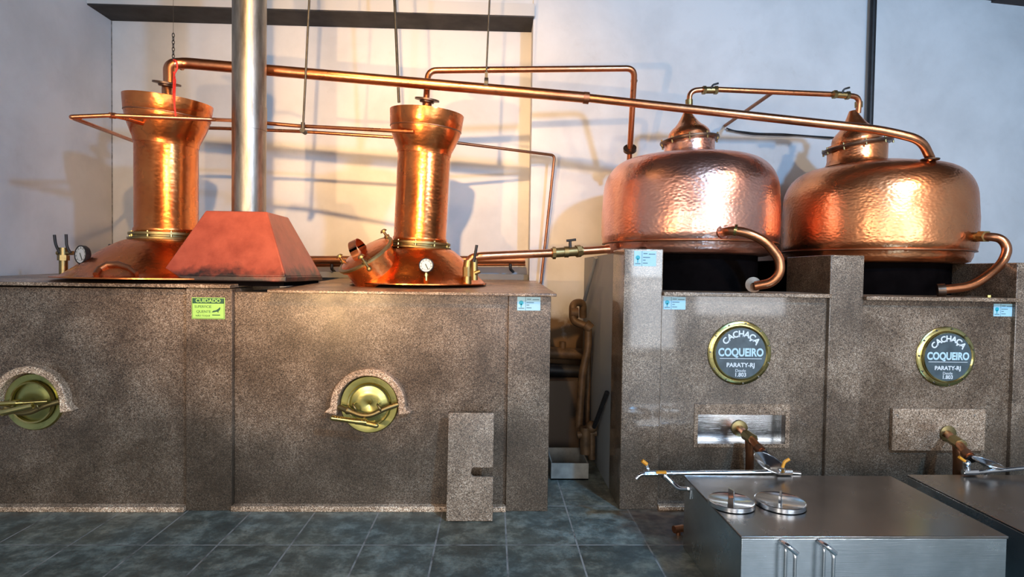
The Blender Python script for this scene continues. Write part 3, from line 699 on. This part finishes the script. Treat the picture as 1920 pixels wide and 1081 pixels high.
# rods, chain
def rod(label, px0, px1, py1, Y, r=.008, ex=None):
    a=P(px1,py1,Y); b=P(px0,0,Y); d=(b-a); k=(ceilz(b.x)-.0-a.z)/d.z
    mb=MB().cyl(a,a+d*k,r,seg=10)
    if ex: mb=ex(mb,a)
    return tag(mesh('hanging_rod', mb, ROPE),label,'rod')
rod('long hanging rod just right of the grey flue, hooked to the thin water pipe',580,568,245,4.38,.008,lambda m,a:m.cyl(a+Vector((0,0,.06)),a-Vector((0,0,.0)),.014).cyl(a+Vector((0,-.02,0)),a+Vector((0,.05,0)),.018))
rod('hanging rod going down behind the middle bowl',740,748,192,4.95,.012)
rod('thin hanging rod holding the sloping pipe right of the middle column',918,912,135,4.42,.007,lambda m,a:m.box(a.x-.011,a.x+.011,a.y-.003,a.y+.003,P(912,158,4.42).z,a.z).cyl(P(908,157,4.42),P(915,157.6,4.42),.045))
t=thing('hanging_chain','small dark chain with a red cord above the left column elbow','chain',P(325,112,4.36))
ztop=P(325,62,4.36).z; cx_=P(325,112,4.36)
k=0; z=cx_.z+.0
while z<ztop:
    ln=MB(); a_=[]
    for i in range(12):
        an=2*PI*i/12; u=.008*math.cos(an); v=.016*math.sin(an)
        a_.append((cx_.x+(u if k%2 else 0), cx_.y+(0 if k%2 else u), z+v))
    ln.tube(a_+[a_[0]],.003,0,6,cap=False)
    mesh('chain_link', ln, IRON, t); z+=.025; k+=1
mesh('wire', MB().cyl((cx_.x,cx_.y,z-.02),(cx_.x,cx_.y,ceilz(cx_.x)),.0015,seg=6), ROPE, t)
mesh('red_cord', MB().tube([P(325,112,4.36),P(331,114,4.30),P(333,128,4.30),P(326,140,4.29),P(325,175,4.05),P(330,222,4.02)],.0055,.02,8).tube([P(325,135,4.30),P(329,150,4.27),P(328,172,4.04),P(327,205,4.03)],.0045,.02,8), RED, t)

# ------------------------------------------------------------------ signs and labels
def label(px0,py0,px1,py1,Y,lab,group=None):
    a=P(px0,py0,Y); b=P(px1,py1,Y); wd=b.x-a.x; ht_=a.z-b.z; c=(a+b)/2
    t=thing('asset_label', lab, 'label', (c.x,Y,b.z))
    mesh('paper', MB().box(a.x,b.x,Y-.002,Y,b.z,a.z), LABEL, t)
    M=axisM((a.x+wd*.17,Y-.002,c.z+ht_*.06),(0,-1,0))
    mesh('tree_logo', MB().lathe([(.0001,.001),(wd*.10,.001),(wd*.10,0)],M,20).box(a.x+wd*.15,a.x+wd*.19,Y-.003,Y-.002,c.z-ht_*.28,c.z), TEAL, t)
    l=MB()
    for i,(u0,u1,v) in enumerate(((.42,.60,.83),(.66,.95,.80),(.40,.72,.58),(.40,.52,.40),(.40,.62,.20),(.05,.30,.16))):
        l.box(a.x+wd*u0,a.x+wd*u1,Y-.0028,Y-.002,b.z+ht_*v-ht_*.03,b.z+ht_*v+ht_*.03)
    l.box(a.x+wd*.35,a.x+wd*.365,Y-.0028,Y-.002,b.z,a.z)
    mesh('print', l, simple('faded_print',(.12,.22,.26),.5) if 'faded_print' not in bpy.data.materials else bpy.data.materials['faded_print'], t)
label(970,556,1013,582,YB-.001,'pale blue label on the right end of the middle granite base')
label(1189,470,1230,499,YQ-.001,'pale blue label at the top of the tall left pillar of the right base')
label(1244,556,1285,580,YQP-.001,'pale blue label on the panel left above the left round plaque')
label(1863,569,1899,593,YQP-.001,'pale blue label at the far right, above the right round plaque')
a=P(360,557,YB); b=P(422,598,YB); wd=b.x-a.x; hh=a.z-b.z; cx=(a.x+b.x)/2
t=thing('warning_sign','lime green hot surface warning sign reading CUIDADO on the left pilaster','sign',(cx,YB,b.z))
mesh('board', MB().box(a.x,b.x,YB-.004,YB-.0005,b.z,a.z), SIGNG, t, bevel=.0015)
yS=YB-.0045
bd=MB()
e=.004
bd.box(a.x+e,b.x-e,yS,yS+.001,a.z-hh*.28,a.z-e)
for q in ((a.x+e,b.x-e,b.z+e,b.z+e+.002),(a.x+e,a.x+e+.002,b.z+e,a.z-e),(b.x-e-.002,b.x-e,b.z+e,a.z-e)): bd.box(q[0],q[1],yS,yS+.001,q[2],q[3])
mesh('dark_band', bd, SIGND, t)
def put(s,size,x,z,y,mat,parent,name='lettering',bold=0.0,sx=1.0,rot=0,depth=.0006):
    vs,fs=text(s,size,depth,bold)
    M=Matrix.Translation((x,y,z))@STAND@Matrix.Rotation(rot,4,'Z')@Matrix.Diagonal((sx,1,1,1))
    return mesh(name, MB().add(vs,fs,M), mat, parent, smooth=False)
put('CUIDADO',hh*.235,cx,a.z-hh*.155,yS-.0012,SIGNG,t,bold=.0006,sx=1.05)
put('SUPERFICIE',hh*.17,cx-wd*.16,a.z-hh*.43,yS,SIGND,t,sx=.92)
put('QUENTE',hh*.17,cx-wd*.14,a.z-hh*.66,yS,SIGND,t)
put('NÃO TOQUE',hh*.11,cx-wd*.16,a.z-hh*.85,yS,SIGND,t)
hand=[(.0,.15),(.22,.42),(.5,.5),(.75,.75),(.9,1.0),(1.0,.95),(.95,.6),(.8,.35),(.75,.0),(.65,.25),(.45,.2),(.2,.12)]
mesh('hand_symbol', MB().prism([(cx+wd*.10+u*wd*.27, b.z+hh*.28+v*hh*.27) for u,v in hand],yS,yS+.001).box(cx+wd*.12,cx+wd*.36,yS,yS+.001,b.z+hh*.17,b.z+hh*.21), SIGND, t, smooth=False)

def medallion(px,py,rp,Y,lab):
    c=P(px,py,Y); r=rp*Y/F
    t=thing('round_plaque', lab, 'plaque', (c.x,Y,c.z-r))
    M=axisM((c.x,Y,c.z),(0,-1,0))
    rg=mesh('brass_ring', MB().lathe([(r*.78,0),(r*.79,.028),(r*.825,.034),(r*.85,.028),(r*.86,.013),(r*.97,.011),(r,.006),(r,0)],M,80), BRASS, t)
    for i in range(11):
        a=2*PI*i/11+.26; p=M@Vector((r*.94*math.cos(a),r*.94*math.sin(a),.010)); q=M@Vector((r*.94*math.cos(a),r*.94*math.sin(a),.018))
        mesh('bolt', MB().cyl(p,q,.0055,seg=10), STEEL_D, rg)
    y=Y-.026
    mesh('slate_disc', MB().lathe([(.0001,.026),(r*.80,.026),(r*.80,.01)],M,64), SLATE_D, t)
    R=r*.62; s='CACHAÇA'
    for i,chh in enumerate(s):
        a=math.radians(90+50-i*100/6)
        put(chh,r*.27,c.x+R*math.cos(a),c.z+R*math.sin(a)-r*.02,y-.001,WHITE,t,'letter',rot=a-PI/2,bold=.0018)
    put('COQUEIRO',r*.34,c.x,c.z+r*.02,y-.001,PRINTB,t,bold=.0026,sx=.80)
    mesh('rule', MB().box(c.x-r*.66,c.x+r*.66,y-.002,y,c.z-r*.17,c.z-r*.155), WHITE, t)
    put('PARATY-RJ',r*.185,c.x,c.z-r*.37,y-.001,WHITE,t,bold=.0011)
    put('Desde',r*.13,c.x,c.z-r*.54,y-.001,WHITE,t)
    put('1.803',r*.17,c.x,c.z-r*.67,y-.001,WHITE,t,bold=.0006)
medallion(1386,661,61,YQP-.001,'round brass-rimmed plaque lettered CACHAÇA COQUEIRO above the shiny niche')
medallion(1772,668,58,YQP-.001,'round brass-rimmed plaque lettered CACHAÇA COQUEIRO above the granite cover plate')

# ------------------------------------------------------------------ outlet taps of the right base
def tap(cx,cy,Y,lab,extra=True):
    o_=P(cx,cy,Y); t=thing('outlet_spout', lab, 'spout', o_)
    mesh('wall_flange', MB().lathe([(.0001,0),(.052,0),(.055,.012),(.03,.02),(.0001,.02)],axisM(P(cx,cy,Y),(0,-1,0)),28), BRASS_D, t)
    k=Y-YQP
    pts=[P(cx,cy,Y),P(cx+8,cy+8,Y-.12),P(cx+26,cy+24,Y-.26),P(cx+36,cy+38,Y-.32),P(cx+46,cy+48,Y-.36)]
    mesh('spout_pipe', MB().tube(pts,[.024],.06,18), COP_PIPE, t)
    mesh('union_nut', MB().cyl(P(cx+12,cy+12,Y-.16),P(cx+26,cy+22,Y-.24),.036,seg=8), BRASS_D, t)
    mesh('end_collar', MB().cyl(P(cx+34,cy+35,Y-.31),P(cx+41,cy+43,Y-.34),.030), COP_DARK, t)
    mesh('mouth', MB().cyl(P(cx+45,cy+47,Y-.355),P(cx+47,cy+50,Y-.365),.027), IRON, t)
    if extra: mesh('drop_pipe', MB().tube([P(cx+18,cy+20,Y-.20),P(cx+20,cy+50,Y-.20),P(cx+19,cy+84,Y-.18)],.026,.02,16), COP_DARK, t)
    return t
tap(1386,802,YQP+.10,'copper outlet spout coming out of the shiny metal niche')
tap(1776,812,YQP-.035,'copper outlet spout beside the granite cover plate at right')

# ------------------------------------------------------------------ steel tanks
ZT=.41; 
def tank(x0,x1,y0,y1,lab):
    t=thing('steel_tank', lab, 'tank', ((x0+x1)/2,(y0+y1)/2,0))
    mesh('body', MB().box(x0+.004,x1-.004,y0+.004,y1-.004,.0,ZT-.012), STAIN, t, bevel=.003)
    mesh('top_sheet', MB().box(x0,x1,y0,y1,ZT-.012,ZT), STAIN_T, t, bevel=.003)
    return t
fl=PZ(1401,1010,ZT); fr_=PZ(1886,1000,ZT); bl=PZ(1277,890,ZT)
tx0=(fl.x+bl.x)/2; tx1=fr_.x-.01; ty0=(fl.y+fr_.y)/2; ty1=bl.y
tk=tank(tx0,tx1,ty0,ty1,'low square stainless steel tank in the right foreground with two round lids')
for px in (1472,1543):
    a=PZ(px,1012,ZT); x=P(px,1030,ty0).x
    mesh('front_handle', MB().tube([(x-.016,ty0+.0,ZT-.03),(x-.016,ty0-.035,ZT-.035),(x-.016,ty0-.035,ZT-.26),(x-.016,ty0+.0,ZT-.265)],.007,.02,12)
        .tube([(x+.024,ty0+.0,ZT-.05),(x+.024,ty0-.04,ZT-.06),(x+.024,ty0-.04,ZT-.26),(x+.024,ty0+.0,ZT-.265)],.008,.02,12)
        .tube([(x-.02,ty0+.0,ZT-.022),(x-.01,ty0-.05,ZT-.022),(x+.03,ty0-.045,ZT-.055)],.011,.02,12), CHROME, tk)
l2=PZ(1700,889,ZT)
tk2=tank(l2.x,l2.x+1.1,l2.y-.80,l2.y,'second stainless steel tank cut off at the lower right corner')
def lid(px,py,rr,tilt,lab,hdl):
    c=PZ(px,py,ZT+.022); t=thing('round_cover', lab, 'cover', (c.x,c.y,ZT))
    M=Matrix.Translation((c.x,c.y,ZT+.004))
    mesh('disc', MB().lathe([(.0001,.016),(rr*.92,.018),(rr*.97,.022),(rr,.020),(rr,.0),(.0001,.0)],M,64), CHROME, t)
    if hdl=='tab': mesh('tab_handle', MB().box(-.003,.003,-.022,.022,.016,.075,M@Matrix.Rotation(.25,4,'Z')), CHROME, t, bevel=.001)
    else: mesh('bar_handle', MB().box(-.005,.005,-.045,.045,.03,.055,M@Matrix.Rotation(-.55,4,'Z')).box(-.005,.005,-.045,-.035,.014,.03,M@Matrix.Rotation(-.55,4,'Z')).box(-.005,.005,.035,.045,.014,.03,M@Matrix.Rotation(-.55,4,'Z')), CHROME, t, bevel=.001)
lid(1371,938,.112,0,'round steel lid with an upright tab, left one on the front tank','tab')
lid(1463,938,.120,0,'round steel lid with a bar handle, right one on the front tank','bar')
def pan(px,py,Y,rr,nv,lab):
    c=P(px,py,Y); nv=Vector(nv).normalized(); t=thing('steel_funnel', lab, 'funnel', (c.x,c.y,ZT))
    M=axisM(c,nv)
    mesh('bowl', MB().lathe([(rr,.004),(rr,.0),(rr*.92,-.004),(rr*.5,-.014),(.018,-.026),(.018,-.030),(rr*.5,-.018),(rr*.94,-.008),(rr*1.02,.0),(rr,.004)],M,56), CHROME, t)
    mesh('spout', MB().cyl(c-nv*.05,(c.x,c.y,ZT+.001) if c.z>ZT+.1 else c-nv*.09,.014), CHROME, t)
pan(1443,867,3.30,.090,(.26,-.34,.90),'tilted round steel funnel at the back of the front tank under the left spout')
pan(1853,867,3.34,.080,(.18,-.10,.95),'tilted round steel funnel on the second tank under the right spout')
# pipework behind the front tank
Yt=ty1+.02
t=thing('tank_pipework','thin steel pipe with orange-handled valves along the back of the front tank','pipe',(P(1270,890,Yt).x,Yt,P(1270,900,Yt).z))
mesh('pipe', MB().tube([P(1193,897,Yt),P(1200,889,Yt),P(1215,887,Yt),P(1462,884,Yt),P(1500,887,Yt)],.0125,.03,14), CHROME, t)
v=mesh('valve', MB().cyl(P(1208,887.5,Yt),P(1232,887,Yt),.020,seg=8).cyl(P(1216,887,Yt),P(1216,878,Yt),.010), CHROME, t)
mesh('valve_handle', MB().hexa([P(1213,880,Yt),P(1218,880,Yt),P(1214,868,Yt),P(1210,869,Yt)],[q+Vector((0,.012,0)) for q in (P(1213,880,Yt),P(1218,880,Yt),P(1214,868,Yt),P(1210,869,Yt))]), CHROME, v)
o=mesh('orange_grip', MB().tube([P(1213,870,Yt),P(1204,863,Yt)],.011,0,8), ORANGE, v)
v=mesh('valve', MB().cyl(P(1243,891,Yt),P(1262,905,Yt),.016,seg=8), CHROME, t)
mesh('orange_grip', MB().box(P(1229,884,Yt).x,P(1248,884,Yt).x,Yt-.02,Yt+.0,P(1240,885.5,Yt).z,P(1240,881.5,Yt).z), ORANGE, v)
mesh('branch_pipe', MB().tube([P(1245,889,Yt),P(1262,906,Yt-.02),P(1273,916,Yt-.05),P(1298,916,Yt-.10)],.0125,.03,14).cyl(P(1289,916,Yt-.09),P(1300,916,Yt-.10),.019,seg=8).cyl(P(1296,918,Yt-.14),P(1294,934,Yt-.14),.006), CHROME, t)
v=mesh('valve', MB().cyl(P(1462,887,Yt-.02),P(1462,878,Yt-.02),.012).cyl(P(1456,884,Yt-.02),P(1484,884,Yt-.02),.017,seg=8), CHROME, t)
mesh('yellow_grip', MB().tube([P(1467,876,Yt-.02),P(1471,865,Yt-.02),P(1480,860,Yt-.02)],.009,.01,8), ORANGE, v)
Y2=l2.y-.02
t=thing('tank_pipework','thin steel pipe with one orange-handled valve behind the second tank','pipe',(P(1810,886,Y2).x,Y2,ZT))
mesh('pipe', MB().tube([P(1805,886,Y2),P(1840,884,Y2),P(1960,873,Y2)],.012,.03,14), CHROME, t)
v=mesh('valve', MB().cyl(P(1806,885,Y2),P(1832,884,Y2),.018,seg=8).cyl(P(1815,884,Y2),P(1812,868,Y2),.014).ball(P(1813,868,Y2),.02), CHROME, t)
mesh('orange_grip', MB().tube([P(1812,866,Y2),P(1798,856,Y2)],.008,0,8), ORANGE, v)

# ------------------------------------------------------------------ things in the gap between the bases
bx0=P(1033,905,4.35).x; bx1=P(1103,905,4.35).x; bzt=P(1068,868,4.35).z
t=MB().box(bx0,bx1,4.35,4.36,0,bzt).box(bx0,bx0+.01,4.36,4.74,0,bzt).box(bx1-.01,bx1,4.36,4.74,0,bzt).box(bx0,bx1,4.74,4.75,0,bzt).box(bx0,bx1,4.35,4.75,0,.01)
o=mesh('metal_trough', t, simple('old_white_enamel',(.30,.28,.24),.4,0,.3,9)); tag(o,'small open whitish metal trough on the floor in the dark gap','trough')
t=thing('waste_pipe','brown waste pipe with a swan-neck bend in the gap between the bases','pipe',P(1095,860,4.7))
Yg=4.75
mesh('pipe', MB().tube([P(1093,594,4.98),P(1093,566,4.94),P(1074,568,4.88),P(1074,602,4.84),P(1103,612,4.8),P(1103,650,4.78),P(1092,700,4.76),P(1085,800,4.74)],.032,.05,18), BROWNP, t)
mesh('collar', MB().cyl(P(1070,586,4.86),P(1084,586,4.86),.0452).cyl(P(1097,607,4.8),P(1106,616,4.8),.046), BROWNP, t)
mesh('side_pipe', MB().tube([P(1096,562,5.2),P(1117,482,4.75)],.016,0,12), GREYP, t)
mesh('second_pipe', MB().tube([P(1104,620,4.95),P(1103,700,4.95),P(1100,820,4.9)],.022,.05,14), BROWNP, t)
t=thing('pipe_junction','dark low pipe junction with valves behind the trough in the gap','pipe',P(1110,860,4.6))
mesh('junction', MB().cyl(P(1098,850,4.6),P(1098,800,4.6),.045).cyl(P(1082,815,4.6),P(1118,810,4.6),.03).ball(P(1109,800,4.6),.05).cyl(P(1109,800,4.6),P(1109,860,4.6),.03), BROWNP, t)
mesh('lever', MB().cyl(P(1114,800,4.5),P(1138,735,4.2),.017), IRON, t)
t=thing('cross_pipes','two dark horizontal pipes near the wall in the gap between the bases','pipe',P(1060,700,5.2))
mesh('pipe', MB().cyl(P(1020,660,5.3),P(1090,664,5.3),.055).cyl(P(1055,662,5.3),P(1055,640,5.3),.03), BROWNP, t)
mesh('pipe', MB().cyl(P(1020,692,5.25),P(1088,696,5.25),.06), IRON, t)
zg=P(1060,712,5.1).z
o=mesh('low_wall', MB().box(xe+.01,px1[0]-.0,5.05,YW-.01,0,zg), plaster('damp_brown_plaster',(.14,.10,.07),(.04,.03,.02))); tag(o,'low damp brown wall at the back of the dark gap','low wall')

c=P(1273,992,3.42)
o=mesh('copper_stub', MB().cyl((c.x-.03,c.y,c.z),(c.x+.03,c.y+.02,c.z),.022).cyl((c.x+.0,c.y+.01,c.z),(c.x+.0,c.y+.01,0),.014), COP_PIPE)
tag(o,'small copper stub pipe near the floor behind the front tank corner','pipe stub')
